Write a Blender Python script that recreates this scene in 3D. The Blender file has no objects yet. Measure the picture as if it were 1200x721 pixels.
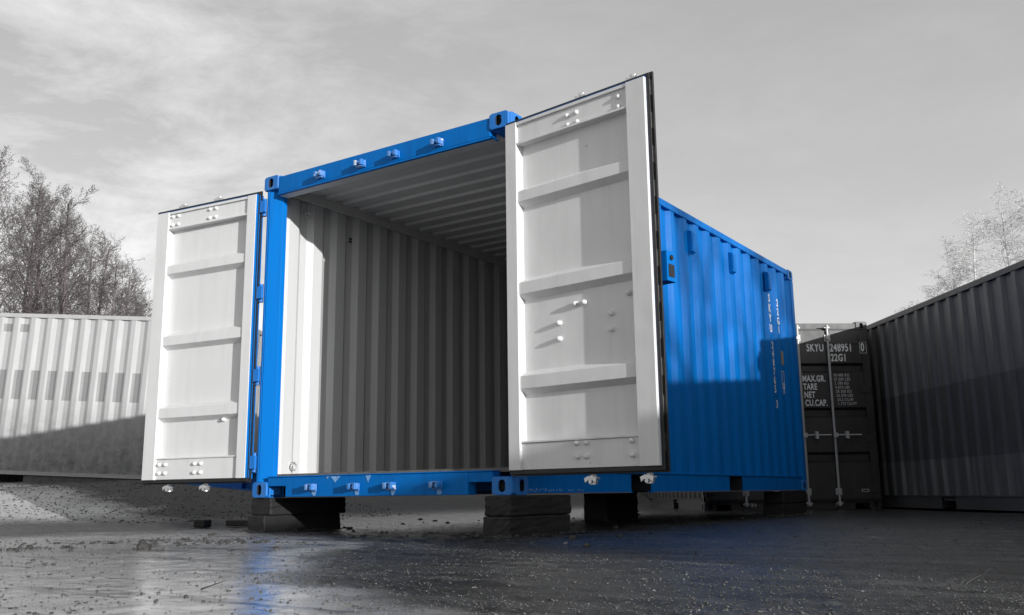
import bpy, math, random
import numpy as np
from mathutils import Vector, Matrix

# ============================================================ camera, sky, sun, exposure
SC = bpy.context.scene
COL = SC.collection
G0 = 0.26                                   # floor frame of the blue container stands this high over the yard
rng = random.Random(7)

cam_d = bpy.data.cameras.new('camera'); cam = bpy.data.objects.new('camera', cam_d); COL.objects.link(cam)
CAM = Vector((5.846, -5.0259, 0.01275 + G0))
yaw, pitch, roll = -0.594431, 0.194277, -0.0119019
fw = Vector((math.sin(yaw)*math.cos(pitch), math.cos(yaw)*math.cos(pitch), math.sin(pitch)))
rt = Vector((math.cos(yaw), -math.sin(yaw), 0)); up = rt.cross(fw)
rt2 = math.cos(roll)*rt + math.sin(roll)*up; up2 = -math.sin(roll)*rt + math.cos(roll)*up
M = Matrix((rt2, up2, -fw)).transposed().to_4x4(); M.translation = CAM
cam.matrix_world = M
cam_d.sensor_width = 36; cam_d.lens = 1105.29/1200*36
cam_d.clip_start = 0.05; cam_d.clip_end = 6000
SC.camera = cam

SUN_AZ = math.radians(107.0)                # clockwise from +Y
SUN_EL = math.radians(9.4)
world = bpy.data.worlds.new('World'); SC.world = world; world.use_nodes = True
wn, wl = world.node_tree.nodes, world.node_tree.links
wn.clear()
wo = wn.new('ShaderNodeOutputWorld'); bg = wn.new('ShaderNodeBackground'); wl.new(bg.outputs[0], wo.inputs[0])
sky = wn.new('ShaderNodeTexSky'); sky.sky_type = 'NISHITA'; sky.sun_disc = False
sky.sun_elevation = SUN_EL; sky.sun_rotation = SUN_AZ; sky.air_density = 1.0; sky.dust_density = 1.5
bw = wn.new('ShaderNodeRGBToBW'); wl.new(sky.outputs[0], bw.inputs[0])
# thin high cloud veils, neutral like the rest of the black and white sky
tc = wn.new('ShaderNodeTexCoord'); mp = wn.new('ShaderNodeMapping'); mp.inputs['Scale'].default_value = (1.6, 1.6, 4.2)
mp.inputs['Rotation'].default_value = (0.25, 0.1, 0.5)
wl.new(tc.outputs['Generated'], mp.inputs[0])
nz = wn.new('ShaderNodeTexNoise'); nz.inputs['Scale'].default_value = 3.0; nz.inputs['Detail'].default_value = 9
nz.inputs['Roughness'].default_value = 0.66; nz.inputs['Distortion'].default_value = 0.25
wl.new(mp.outputs[0], nz.inputs['Vector'])
cr = wn.new('ShaderNodeMapRange'); cr.inputs['From Min'].default_value = 0.40; cr.inputs['From Max'].default_value = 0.74
cr.inputs['To Min'].default_value = 0.0; cr.inputs['To Max'].default_value = 1.0
wl.new(nz.outputs[0], cr.inputs[0])
# haze veil evens out the clear-sky gradient: radiance = 0.35*sky + veil
mu = wn.new('ShaderNodeMath'); mu.operation = 'MULTIPLY'; mu.inputs[1].default_value = 0.55; wl.new(bw.outputs[0], mu.inputs[0])
mc = wn.new('ShaderNodeMath'); mc.operation = 'MULTIPLY_ADD'; mc.inputs[1].default_value = 4.0; mc.inputs[2].default_value = 3.35
sx_ = wn.new('ShaderNodeSeparateXYZ'); wl.new(tc.outputs['Generated'], sx_.inputs[0])   # the cloud bank lies to the west
cx_ = wn.new('ShaderNodeMapRange'); cx_.inputs['From Min'].default_value = -0.45; cx_.inputs['From Max'].default_value = -0.85; cx_.inputs['To Min'].default_value = 0.12; cx_.inputs['To Max'].default_value = 1.0
wl.new(sx_.outputs[0], cx_.inputs[0])
cm_ = wn.new('ShaderNodeMath'); cm_.operation = 'MULTIPLY'; wl.new(cr.outputs[0], cm_.inputs[0]); wl.new(cx_.outputs[0], cm_.inputs[1])
wl.new(cm_.outputs[0], mc.inputs[0])
ad = wn.new('ShaderNodeMath'); ad.operation = 'ADD'; wl.new(mu.outputs[0], ad.inputs[0]); wl.new(mc.outputs[0], ad.inputs[1])
sz = wn.new('ShaderNodeSeparateXYZ'); wl.new(tc.outputs['Generated'], sz.inputs[0])
hz = wn.new('ShaderNodeMapRange'); hz.interpolation_type = 'SMOOTHERSTEP'; hz.inputs['From Min'].default_value = 0.55; hz.inputs['From Max'].default_value = 0.0
hz.inputs['To Min'].default_value = 1.0; hz.inputs['To Max'].default_value = 1.32; wl.new(sz.outputs[2], hz.inputs[0])
hm = wn.new('ShaderNodeMath'); hm.operation = 'MULTIPLY'; wl.new(ad.outputs[0], hm.inputs[0]); wl.new(hz.outputs[0], hm.inputs[1])
wl.new(hm.outputs[0], bg.inputs['Color']); bg.inputs['Strength'].default_value = 0.11

sd = bpy.data.lights.new('sun', 'SUN'); sun = bpy.data.objects.new('sun', sd); COL.objects.link(sun)
sd.energy = 5.0; sd.angle = math.radians(0.5); sd.color = (1, 0.995, 0.985)
sdir = Vector((math.sin(SUN_AZ)*math.cos(SUN_EL), math.cos(SUN_AZ)*math.cos(SUN_EL), math.sin(SUN_EL)))
sun.rotation_euler = sdir.to_track_quat('Z', 'Y').to_euler()
SC.view_settings.view_transform = 'Standard'; SC.view_settings.look = 'None'
SC.view_settings.exposure = 0.0; SC.view_settings.gamma = 1.0

# ============================================================ helpers
class MB:
    """collects faces; build() links them as ONE mesh object"""
    def __init__(s): s.v = []; s.f = []; s.m = []
    def add(s, vs, fs, mi=0):
        b = len(s.v); s.v += [tuple(v) for v in vs]
        for f in fs: s.f.append(tuple(b+i for i in f)); s.m.append(mi)
    def box(s, x0, x1, y0, y1, z0, z1, mi=0):
        if x0 > x1: x0, x1 = x1, x0
        if y0 > y1: y0, y1 = y1, y0
        if z0 > z1: z0, z1 = z1, z0
        s.add([(x0,y0,z0),(x1,y0,z0),(x1,y1,z0),(x0,y1,z0),(x0,y0,z1),(x1,y0,z1),(x1,y1,z1),(x0,y1,z1)],
              [(0,3,2,1),(4,5,6,7),(0,1,5,4),(1,2,6,5),(2,3,7,6),(3,0,4,7)], mi)
    def tube(s, p, q, r0, r1=None, n=10, mi=0, caps=True):
        r1 = r0 if r1 is None else r1
        p, q = Vector(p), Vector(q); d = (q-p).normalized()
        a = d.orthogonal().normalized(); b = d.cross(a)
        vs = []
        for c, r in ((p, r0), (q, r1)):
            for k in range(n):
                t = 2*math.pi*k/n; vs.append(c + r*(math.cos(t)*a + math.sin(t)*b))
        fs = [(k, (k+1) % n, n+(k+1) % n, n+k) for k in range(n)]
        if caps: fs += [tuple(range(n))[::-1], tuple(range(n, 2*n))]
        s.add(vs, fs, mi)
    def prism(s, pts, axis, a0, a1, mi=0):
        """closed polygon pts (2D) extruded along axis 'x','y' or 'z'"""
        n = len(pts)
        def P(u, v, a):
            return {'x': (a,u,v), 'y': (u,a,v), 'z': (u,v,a)}[axis]
        vs = [P(u, v, a0) for u, v in pts] + [P(u, v, a1) for u, v in pts]
        s.add(vs, [(k, (k+1) % n, n+(k+1) % n, n+k) for k in range(n)] + [tuple(range(n))[::-1], tuple(range(n, 2*n))], mi)
    def plate_hole(s, o, u, v, n, w, h, hw, hh, t, mi=0, mh=None, off=(0, 0)):
        """rectangular plate with a slotted hole; o is its corner, n points outwards (front face at o)"""
        o, u, v, n = map(Vector, (o, u, v, n)); K = 24; mh = mi if mh is None else mh
        c = o + u*(w/2+off[0]) + v*(h/2+off[1]); out = []; inn = []
        for k in range(K):
            t_ = 2*math.pi*k/K; ct, st = math.cos(t_), math.sin(t_)
            r = min(hw, hh)/2; ex = max(0, hw/2-r); ey = max(0, hh/2-r)
            inn.append(c + u*(r*ct + math.copysign(ex, ct)) + v*(r*st + math.copysign(ey, st)))
            m = max(abs(ct)/(w/2), abs(st)/(h/2))
            out.append(o + u*(w/2+ct/m) + v*(h/2+st/m))
        vs = out + inn + [p-n*t for p in inn] + [p-n*t for p in out]
        fs = []
        for k in range(K):
            j = (k+1) % K; fs.append((k, j, K+j, K+k)); fs.append((2*K+k, 2*K+j, 3*K+j, 3*K+k)); fs.append((3*K+k, 3*K+j, j, k))
        s.add(vs, fs, mi); s.add(vs, [(K+k, K+(k+1) % K, 2*K+(k+1) % K, 2*K+k) for k in range(K)], mh)
    def build(s, name, mats, parent=None, bevel=0, smooth=False, normals=True):
        me = bpy.data.meshes.new(name); me.from_pydata(s.v, [], s.f)
        if not isinstance(mats, (list, tuple)): mats = [mats]
        for m in mats: me.materials.append(m)
        me.polygons.foreach_set('material_index', s.m)
        if normals:
            import bmesh
            bm = bmesh.new(); bm.from_mesh(me); bmesh.ops.recalc_face_normals(bm, faces=bm.faces); bm.to_mesh(me); bm.free()
        if smooth: me.polygons.foreach_set('use_smooth', [True]*len(me.polygons))
        o = bpy.data.objects.new(name, me); COL.objects.link(o)
        if parent is not None: o.parent = parent
        if bevel:
            b = o.modifiers.new('bevel', 'BEVEL'); b.width = bevel; b.segments = 2; b.limit_method = 'ANGLE'
            b.angle_limit = math.radians(40); b.harden_normals = False
        return o

def empty(name, loc, rot=(0, 0, 0)):
    o = bpy.data.objects.new(name, None); COL.objects.link(o); o.location = loc; o.rotation_euler = rot
    o.empty_display_size = 0.3; return o
def tag(o, label=None, cat=None, group=None, kind=None):
    if label: o['label'] = label
    if cat: o['category'] = cat
    if group: o['group'] = group
    if kind: o['kind'] = kind
    return o
def linked(name, me_obj, parent, loc=(0, 0, 0), rot=(0, 0, 0)):
    """another piece of the same kind sharing mesh data"""
    o = me_obj.copy(); o.name = name; COL.objects.link(o); o.parent = parent; o.location = loc; o.rotation_euler = rot; return o

# ============================================================ materials
def mat(name): 
    m = bpy.data.materials.new(name); m.use_nodes = True
    return m, m.node_tree.nodes, m.node_tree.links, m.node_tree.nodes['Principled BSDF']
def noise(n, l, vec, scale, detail=6, rough=0.6, dist=0):
    t = n.new('ShaderNodeTexNoise'); t.inputs['Scale'].default_value = scale; t.inputs['Detail'].default_value = detail
    t.inputs['Roughness'].default_value = rough; t.inputs['Distortion'].default_value = dist
    if vec is not None: l.new(vec, t.inputs['Vector'])
    return t.outputs[0]
def rampf(n, l, fac, a, b, x=0.0, y=1.0):
    r = n.new('ShaderNodeMapRange'); r.inputs['From Min'].default_value = a; r.inputs['From Max'].default_value = b
    r.inputs['To Min'].default_value = x; r.inputs['To Max'].default_value = y; l.new(fac, r.inputs[0]); return r.outputs[0]
def mixc(n, l, fac, a, b):
    m = n.new('ShaderNodeMix'); m.data_type = 'RGBA'
    if isinstance(fac, float): m.inputs[0].default_value = fac
    else: l.new(fac, m.inputs[0])
    for i, c in ((6, a), (7, b)):
        if isinstance(c, tuple): m.inputs[i].default_value = (*c, 1) if len(c) == 3 else c
        else: l.new(c, m.inputs[i])
    return m.outputs[2]
def mth(n, l, op, a, b=0.0, c=0.0):
    m = n.new('ShaderNodeMath'); m.operation = op
    for i, x in enumerate((a, b, c)):
        if isinstance(x, (int, float)): m.inputs[i].default_value = x
        else: l.new(x, m.inputs[i])
    return m.outputs[0]
def coords(n, l, scale=(1, 1, 1)):
    t = n.new('ShaderNodeTexCoord'); m = n.new('ShaderNodeMapping'); m.inputs['Scale'].default_value = scale
    l.new(t.outputs['Object'], m.inputs[0]); return m.outputs[0]
def bump(n, l, bs, h, strength, dist):
    b = n.new('ShaderNodeBump'); b.inputs['Strength'].default_value = strength; b.inputs['Distance'].default_value = dist
    l.new(h, b.inputs['Height']); l.new(b.outputs[0], bs.inputs['Normal'])

def paint(name, base, dirt=(0.12, 0.12, 0.12), dirt_amt=0.35, rough=0.35, chips=0.0, chipcol=(0.08, 0.07, 0.06), fade=0.15, lift=None, spec=0.5):
    m, n, l, b = mat(name)
    v = coords(n, l); vs = coords(n, l, (6, 6, 0.5))
    big = noise(n, l, v, 1.3, 5); streak = noise(n, l, vs, 2.2, 7, 0.65); fine = noise(n, l, v, 38, 6, 0.7)
    c = mixc(n, l, rampf(n, l, big, 0.3, 0.75, 0, 1), base, tuple(x*(1-fade) + fade*(lift or 0.5)*0.6 for x in base))
    k = mth(n, l, 'MULTIPLY', rampf(n, l, streak, 0.48, 0.8), dirt_amt)
    c = mixc(n, l, k, c, dirt)
    sp = mth(n, l, 'MULTIPLY', rampf(n, l, fine, 0.66, 0.78), dirt_amt*0.8)
    c = mixc(n, l, sp, c, dirt)
    sv = coords(n, l, (1.1, 1.1, 30)); sc_ = noise(n, l, sv, 2.0, 6, 0.7, 0.25); pt = noise(n, l, v, 1.9, 3)
    kk = mth(n, l, 'MULTIPLY', rampf(n, l, sc_, 0.64, 0.70, 0, 0.55), rampf(n, l, pt, 0.5, 0.62))
    c = mixc(n, l, mth(n, l, 'MULTIPLY', kk, min(1.0, dirt_amt*2)), c, dirt)
    if chips > 0:
        ch = noise(n, l, v, 9, 8, 0.72, 0.4)
        kk = rampf(n, l, ch, 0.71-0.1*chips, 0.725-0.1*chips)
        c = mixc(n, l, kk, c, chipcol)
    l.new(c, b.inputs['Base Color'])
    l.new(rampf(n, l, mth(n, l, 'ADD', big, streak), 0.6, 1.4, rough-0.08, rough+0.2), b.inputs['Roughness'])
    b.inputs['Specular IOR Level'].default_value = spec
    h = mth(n, l, 'ADD', mth(n, l, 'MULTIPLY', noise(n, l, v, 2.6, 2), 1.0), mth(n, l, 'MULTIPLY', fine, 0.02))
    bump(n, l, b, h, 0.35, 0.02)
    return m

def simple(name, c, rough=0.6, metal=0.0, var=0.3, scale=20, bmp=0.2):
    m, n, l, b = mat(name); v = coords(n, l); t = noise(n, l, v, scale, 7, 0.65)
    l.new(mixc(n, l, rampf(n, l, t, 0.3, 0.7), tuple(x*(1-var) for x in c), tuple(min(1, x*(1+var)) for x in c)), b.inputs['Base Color'])
    b.inputs['Roughness'].default_value = rough; b.inputs['Metallic'].default_value = metal
    if bmp: bump(n, l, b, t, bmp, 0.01)
    return m

BLUE = paint('blue_paint', (0.0, 0.136, 0.46), dirt=(0.004, 0.07, 0.25), dirt_amt=0.55, rough=0.40, chips=0.16, chipcol=(0.03, 0.12, 0.36), fade=0.0, spec=0.10)
BLUE_DARK = paint('deep_blue_paint', (0.0, 0.13, 0.45), dirt_amt=0.4, dirt=(0.01, 0.04, 0.1), rough=0.4, chips=0.1, chipcol=(0.1, 0.22, 0.4), fade=0.02, spec=0.3)
WHITE = paint('white_door_paint', (0.66, 0.66, 0.66), dirt=(0.34, 0.34, 0.34), dirt_amt=0.22, rough=0.4, chips=0.10, chipcol=(0.2, 0.2, 0.2), fade=0.05)
INNER = paint('inside_paint', (0.50, 0.50, 0.495), dirt=(0.3, 0.3, 0.3), dirt_amt=0.25, rough=0.45, fade=0.08)
PALE = paint('pale_container_paint', (0.37, 0.37, 0.37), dirt=(0.2, 0.2, 0.2), dirt_amt=0.45, rough=0.5, chips=0.2, chipcol=(0.12, 0.12, 0.12), fade=0.2)
DARKP = paint('dark_container_paint', (0.022, 0.022, 0.022), dirt=(0.055, 0.055, 0.055), dirt_amt=0.5, rough=0.38, chips=0.25, chipcol=(0.1, 0.1, 0.1), fade=0.04)
GREYP = paint('charcoal_container_paint', (0.055, 0.055, 0.055), dirt=(0.12, 0.12, 0.12), dirt_amt=0.5, rough=0.42, chips=0.3, chipcol=(0.16, 0.16, 0.16), fade=0.08)
RUBBER = simple('black_rubber', (0.012, 0.012, 0.012), 0.55, 0, 0.4, 30)
HOLE = simple('casting_inside', (0.01, 0.012, 0.016), 0.8)
STEEL = simple('galvanised_steel', (0.62, 0.62, 0.62), 0.38, 0.75, 0.25, 60)
CASTB = paint('worn_blue_casting', (0.005, 0.15, 0.50), dirt=(0.16, 0.24, 0.36), dirt_amt=0.5, rough=0.45, chips=0.35, chipcol=(0.36, 0.44, 0.5), fade=0.03, spec=0.3)
KEEP = paint('worn_keeper_paint', (0.02, 0.17, 0.50), dirt=(0.35, 0.42, 0.50), dirt_amt=0.8, rough=0.4, chips=1.2, chipcol=(0.55, 0.6, 0.66), fade=0.1)
WEAR = simple('scuffed_pale_blue', (0.16, 0.33, 0.60), 0.6, 0, 0.35, 40)
RUST = simple('rusty_edge', (0.16, 0.11, 0.10), 0.85, 0, 0.5, 30)
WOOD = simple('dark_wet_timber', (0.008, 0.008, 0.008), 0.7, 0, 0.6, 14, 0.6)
PLY = simple('plywood_floor', (0.12, 0.11, 0.10), 0.6)
CONC = simple('grey_concrete', (0.085, 0.085, 0.085), 0.85, 0, 0.35, 12, 0.5)
LETTER = simple('white_lettering', (0.72, 0.72, 0.72), 0.6, 0, 0.15, 60, 0)
LETTERD = simple('worn_grey_lettering', (0.40, 0.40, 0.40), 0.6, 0, 0.3, 60, 0)
BLACKMARK = simple('black_marking', (0.03, 0.03, 0.03), 0.6, 0, 0.2, 60, 0)
YPLATE = simple('small_data_plate', (0.30, 0.26, 0.18), 0.5, 0.3, 0.4, 60, 0)

# pale container with patches where old lettering was painted over, in the grooves only
def pale_patched():
    m = paint('pale_patched_paint', (0.37, 0.37, 0.37), dirt=(0.22, 0.22, 0.22), dirt_amt=0.35, rough=0.5, chips=0.2, chipcol=(0.1, 0.1, 0.1), fade=0.2)
    n, l = m.node_tree.nodes, m.node_tree.links; b = n['Principled BSDF']
    src = b.inputs['Base Color'].links[0].from_socket
    t = n.new('ShaderNodeTexCoord'); sp = n.new('ShaderNodeSeparateXYZ'); l.new(t.outputs['Object'], sp.inputs[0])
    y, z, x = sp.outputs[1], sp.outputs[2], sp.outputs[0]
    def band(s, a, c): return mth(n, l, 'MULTIPLY', mth(n, l, 'GREATER_THAN', s, a), mth(n, l, 'LESS_THAN', s, c))
    groove = mth(n, l, 'LESS_THAN', x, 2.438-0.026)
    a1 = mth(n, l, 'MULTIPLY', band(z, 1.19, 1.66), band(y, 1.9, 5.8))
    a2 = mth(n, l, 'MULTIPLY', band(z, 1.19, 1.80), band(y, 0.2, 1.9))
    a3 = mth(n, l, 'MULTIPLY', band(z, 2.28, 2.41), band(y, 1.35, 2.62))
    k = mth(n, l, 'MULTIPLY', groove, mth(n, l, 'MAXIMUM', a1, mth(n, l, 'MAXIMUM', a2, a3)))
    k = mth(n, l, 'MULTIPLY', k, 0.85)
    c = mixc(n, l, k, src, (0.17, 0.17, 0.17))
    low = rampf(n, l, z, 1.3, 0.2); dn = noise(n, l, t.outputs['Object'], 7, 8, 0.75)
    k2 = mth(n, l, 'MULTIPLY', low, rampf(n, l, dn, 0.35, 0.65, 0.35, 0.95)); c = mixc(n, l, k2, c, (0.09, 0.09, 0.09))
    l.new(c, b.inputs['Base Color']); return m
PATCHED = pale_patched()

# ============================================================ ground
def vnoise(x, y, seed=0):
    xi = np.floor(x).astype(np.int64); yi = np.floor(y).astype(np.int64); fx = x-xi; fy = y-yi
    fx = fx*fx*(3-2*fx); fy = fy*fy*(3-2*fy)
    def h(a, b):
        k = (a*374761393 + b*668265263 + seed*1442695) & 0xffffffff
        k = ((k ^ (k >> 13))*1274126177) & 0xffffffff
        return ((k ^ (k >> 16)) & 0xffff)/65535.0
    return (h(xi, yi)*(1-fx)+h(xi+1, yi)*fx)*(1-fy) + (h(xi, yi+1)*(1-fx)+h(xi+1, yi+1)*fx)*fy
def fbm(x, y, o=4, seed=0):
    s = 0; a = 0.5
    for i in range(o): s = s + a*vnoise(x*2**i, y*2**i, seed+i*17); a *= 0.5
    return s/(1-0.5**o)
def sstep(t): t = np.clip(t, 0, 1); return t*t*(3-2*t)
def terrain(x, y):
    d = (x+8.4)*0.518 - (y-3.45)*0.855
    h = 0.50*sstep((6.6-d)/5.6)*sstep((-x-0.5)/3.6)
    h = h + 0.05*h*2*(fbm(x*0.7, y*0.7, 3, 5)-0.5)
    return h
def glare_mask(x, y):
    d = (x-CAM.x)*-0.56 + (y-CAM.y)*0.83; lat = (x-CAM.x)*0.83 + (y-CAM.y)*0.56
    edge = -0.42-0.20*(d-2.0) + (fbm(x*0.9+7, y*0.9, 4, 41)-0.5)*1.0
    return sstep((edge-lat)/0.35+0.5)*sstep((7.9-d+2.4*(fbm(x*0.8, y*0.8, 3, 55)-0.5))/2.6)
def ground_h(x, y):
    glare_film = glare_mask(x, y)
    dist = np.hypot(x-CAM.x, y-CAM.y)
    base = terrain(x, y)
    und = (fbm(x*0.55, y*0.8, 3, 3)-0.5)*0.030
    grit = fbm(x*14, y*14, 3, 9)-0.5
    lump = np.clip(fbm(x*3.2, y*3.2, 4, 21)-0.5, 0, 1)*0.05
    near = 1/(1+(dist/9)**2)
    bankm = np.clip(base*4, 0, 1)
    sm = 1-0.80*glare_film; und = und*(1-0.5*glare_film); lump = lump*sm; grit = grit*sm
    h = base + und + grit*0.014*(0.5+near) + lump*(0.35+0.5*bankm)
    # water keeps the hollows level
    puddle = -0.004
    flat = np.where((h < puddle) & (base < 0.02), puddle + (h-puddle)*0.12, h)
    wet = 1-sstep((h-base-0.004)/0.022)
    return flat, np.maximum(wet*(1-0.8*bankm), glare_film)

def make_ground():
    va = math.atan2(fw.y, fw.x)
    fine = np.linspace(va-math.radians(36), va+math.radians(36), 520)
    rest = np.linspace(va+math.radians(36), va+2*math.pi-math.radians(36), 90)[1:-1]
    ang = np.concatenate([fine, rest]); na = len(ang)
    r = np.concatenate([[0.25, 0.6, 1.0, 1.3], 1.5*1.0088**np.arange(0, 400), 52*1.12**np.arange(0, 40)]); nr = len(r)
    R, A = np.meshgrid(r, ang, indexing='ij')
    X = CAM.x + R*np.cos(A); Y = CAM.y + R*np.sin(A)
    Z, W = ground_h(X, Y)
    V = np.stack([X, Y, Z], -1).reshape(-1, 3)
    V = np.vstack([V, [[CAM.x, CAM.y, 0]]])
    i = np.arange(nr-1)[:, None]*na; j = np.arange(na)[None, :]; j2 = (j+1) % na
    F = np.stack([i+j, i+na+j, i+na+j2, i+j2], -1).reshape(-1, 4)
    me = bpy.data.meshes.new('ground'); nv = len(V)
    T = np.stack([np.full(na, nv-1), np.arange(na), (np.arange(na)+1) % na], -1)
    me.vertices.add(nv); me.vertices.foreach_set('co', V.ravel())
    nl = F.size + T.size; me.loops.add(nl); me.loops.foreach_set('vertex_index', np.concatenate([F.ravel(), T.ravel()]).astype(np.int32))
    npoly = len(F)+len(T); me.polygons.add(npoly)
    ls = np.concatenate([np.arange(len(F))*4, len(F)*4 + np.arange(len(T))*3]).astype(np.int32); me.polygons.foreach_set('loop_start', ls)
    me.polygons.foreach_set('use_smooth', [True]*npoly)
    me.update(); me.validate()
    sa = me.attributes.new('glare_film', 'FLOAT', 'POINT'); sa.data.foreach_set('value', np.append(glare_mask(X, Y).ravel(), 0.0).astype(np.float32))
    at = me.attributes.new('wet', 'FLOAT', 'POINT'); at.data.foreach_set('value', np.append(W.ravel(), 0.5).astype(np.float32))
    o = bpy.data.objects.new('ground', me); COL.objects.link(o); o['kind'] = 'structure'
    m, n, l, b = mat('wet_gritty_yard'); me.materials.append(m)
    g = n.new('ShaderNodeNewGeometry').outputs['Position']
    w = n.new('ShaderNodeAttribute'); w.attribute_name = 'wet'; wet = w.outputs['Fac']
    f1 = noise(n, l, g, 90, 5, 0.7); f2 = noise(n, l, g, 9, 8, 0.7); f3 = noise(n, l, g, 1.1, 5, 0.6); f4 = noise(n, l, g, 260, 3, 0.6)
    dry = mixc(n, l, rampf(n, l, f1, 0.35, 0.65), (0.36, 0.36, 0.36), (0.60, 0.60, 0.60))
    dry = mixc(n, l, rampf(n, l, f2, 0.60, 0.75), dry, (0.06, 0.06, 0.06))
    # left film lightened to carry reflected glare in its colour, dark grit on the right
    sx = n.new('ShaderNodeSeparateXYZ'); l.new(g, sx.inputs[0])
    sa_ = n.new('ShaderNodeAttribute'); sa_.attribute_name = 'glare_film'; glare_film = sa_.outputs['Fac']
    film = mixc(n, l, rampf(n, l, f1, 0.4, 0.7), (0.42, 0.42, 0.42), (0.54, 0.54, 0.54))
    film = mixc(n, l, rampf(n, l, f2, 0.60, 0.70), film, (0.035, 0.035, 0.035))
    tm = n.new('ShaderNodeMapping'); tm.inputs['Rotation'].default_value = (0, 0, 0.594+0.12); tm.inputs['Scale'].default_value = (1.2, 9.0, 1); l.new(g, tm.inputs[0])
    tyre = noise(n, l, tm.outputs[0], 1.0, 6, 0.62, 0.3)
    grit = mixc(n, l, rampf(n, l, f1, 0.42, 0.66), (0.012, 0.012, 0.012), (0.075, 0.075, 0.075))
    film = mixc(n, l, rampf(n, l, tyre, 0.54, 0.60, 0, 0.85), film, (0.05, 0.05, 0.05))
    grit = mixc(n, l, rampf(n, l, tyre, 0.50, 0.58, 0, 0.85), grit, (0.007, 0.007, 0.007))
    grit = mixc(n, l, rampf(n, l, tyre, 0.44, 0.36, 0, 0.6), grit, (0.10, 0.10, 0.10))
    wetc = mixc(n, l, glare_film, grit, film)
    k = rampf(n, l, mth(n, l, 'ADD', wet, mth(n, l, 'MULTIPLY', mth(n, l, 'SUBTRACT', f3, 0.5), 0.9)), -0.05, 0.42)
    k = mth(n, l, 'MULTIPLY', k, rampf(n, l, sx.outputs[2], 0.10, 0.03))
    bank_shade = rampf(n, l, mth(n, l, 'ADD', mth(n, l, 'ADD', sx.outputs[1], mth(n, l, 'MULTIPLY', sx.outputs[0], 0.22)), mth(n, l, 'MULTIPLY', mth(n, l, 'SUBTRACT', f3, 0.5), 2.0)), 0.1, 0.7)  # shade put into the bank's colour, along a wavering line near its cast shadow
    bank_shade = mth(n, l, 'MULTIPLY', bank_shade, mth(n, l, 'LESS_THAN', sx.outputs[0], -0.3))
    shade_soil = mixc(n, l, rampf(n, l, f1, 0.35, 0.65), (0.03, 0.03, 0.03), (0.12, 0.12, 0.12))
    dry = mixc(n, l, bank_shade, dry, shade_soil)
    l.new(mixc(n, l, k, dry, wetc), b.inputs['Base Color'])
    rr = mth(n, l, 'ADD', rampf(n, l, mth(n, l, 'MULTIPLY', k, rampf(n, l, glare_film, 0, 1, 0.66, 1.0)), 0, 1, 0.74, 0.07), mth(n, l, 'MULTIPLY', rampf(n, l, f2, 0.5, 0.72), 0.14))
    l.new(rr, b.inputs['Roughness']); l.new(rampf(n, l, mth(n, l, 'MULTIPLY', k, glare_film), 0, 1, 0.16, 1.0), b.inputs['Specular IOR Level'])
    hh = mth(n, l, 'ADD', mth(n, l, 'MULTIPLY', f1, 0.7), mth(n, l, 'ADD', mth(n, l, 'MULTIPLY', f4, 0.3), mth(n, l, 'MULTIPLY', f2, 1.2)))
    bp = n.new('ShaderNodeBump'); bp.inputs['Distance'].default_value = 0.006
    l.new(rampf(n, l, mth(n, l, 'MULTIPLY', k, glare_film), 0, 1, 1.0, 0.10), bp.inputs['Strength']); l.new(hh, bp.inputs['Height']); l.new(bp.outputs[0], b.inputs['Normal'])
    return o
make_ground()

# ============================================================ shipping container
W, D, H = 2.438, 6.058, 2.591
def corrug(n0, n1, outer, inner, pitch=0.278, flat=0.072, slope=0.068):
    """zigzag profile (along, across) of a pressed steel wall"""
    p = []; a = n0
    k = max(1, round((n1-n0)/pitch)); pt = (n1-n0)/k; f = pt*flat/0.278; s = pt*slope/0.278; g = pt-f-2*s
    for i in range(k):
        p += [(a, outer), (a+f, outer), (a+f+s, inner), (a+f+s+g, inner)]; a += pt
    p.append((n1, outer)); return p
def corr_wall(mb, prof, axis, fixed0, fixed1, th, both=True):
    """sheet along profile; axis 'x' wall faces x (profile along y), 'y' faces y (profile along x), 'z' roof (profile along y)"""
    def P(a, c, z):
        return {'x': (c, a, z), 'y': (a, c, z), 'z': (z, a, c)}[axis]
    for off, mi in ((0, 0), (th, 1)):
        vs = []; fs = []
        for a, c in prof: vs += [P(a, c+off, fixed0), P(a, c+off, fixed1)]
        for i in range(len(prof)-1): fs.append((2*i, 2*i+2, 2*i+3, 2*i+1) if mi == 0 else (2*i, 2*i+1, 2*i+3, 2*i+2))
        mb.add(vs, fs, mi)

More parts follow.
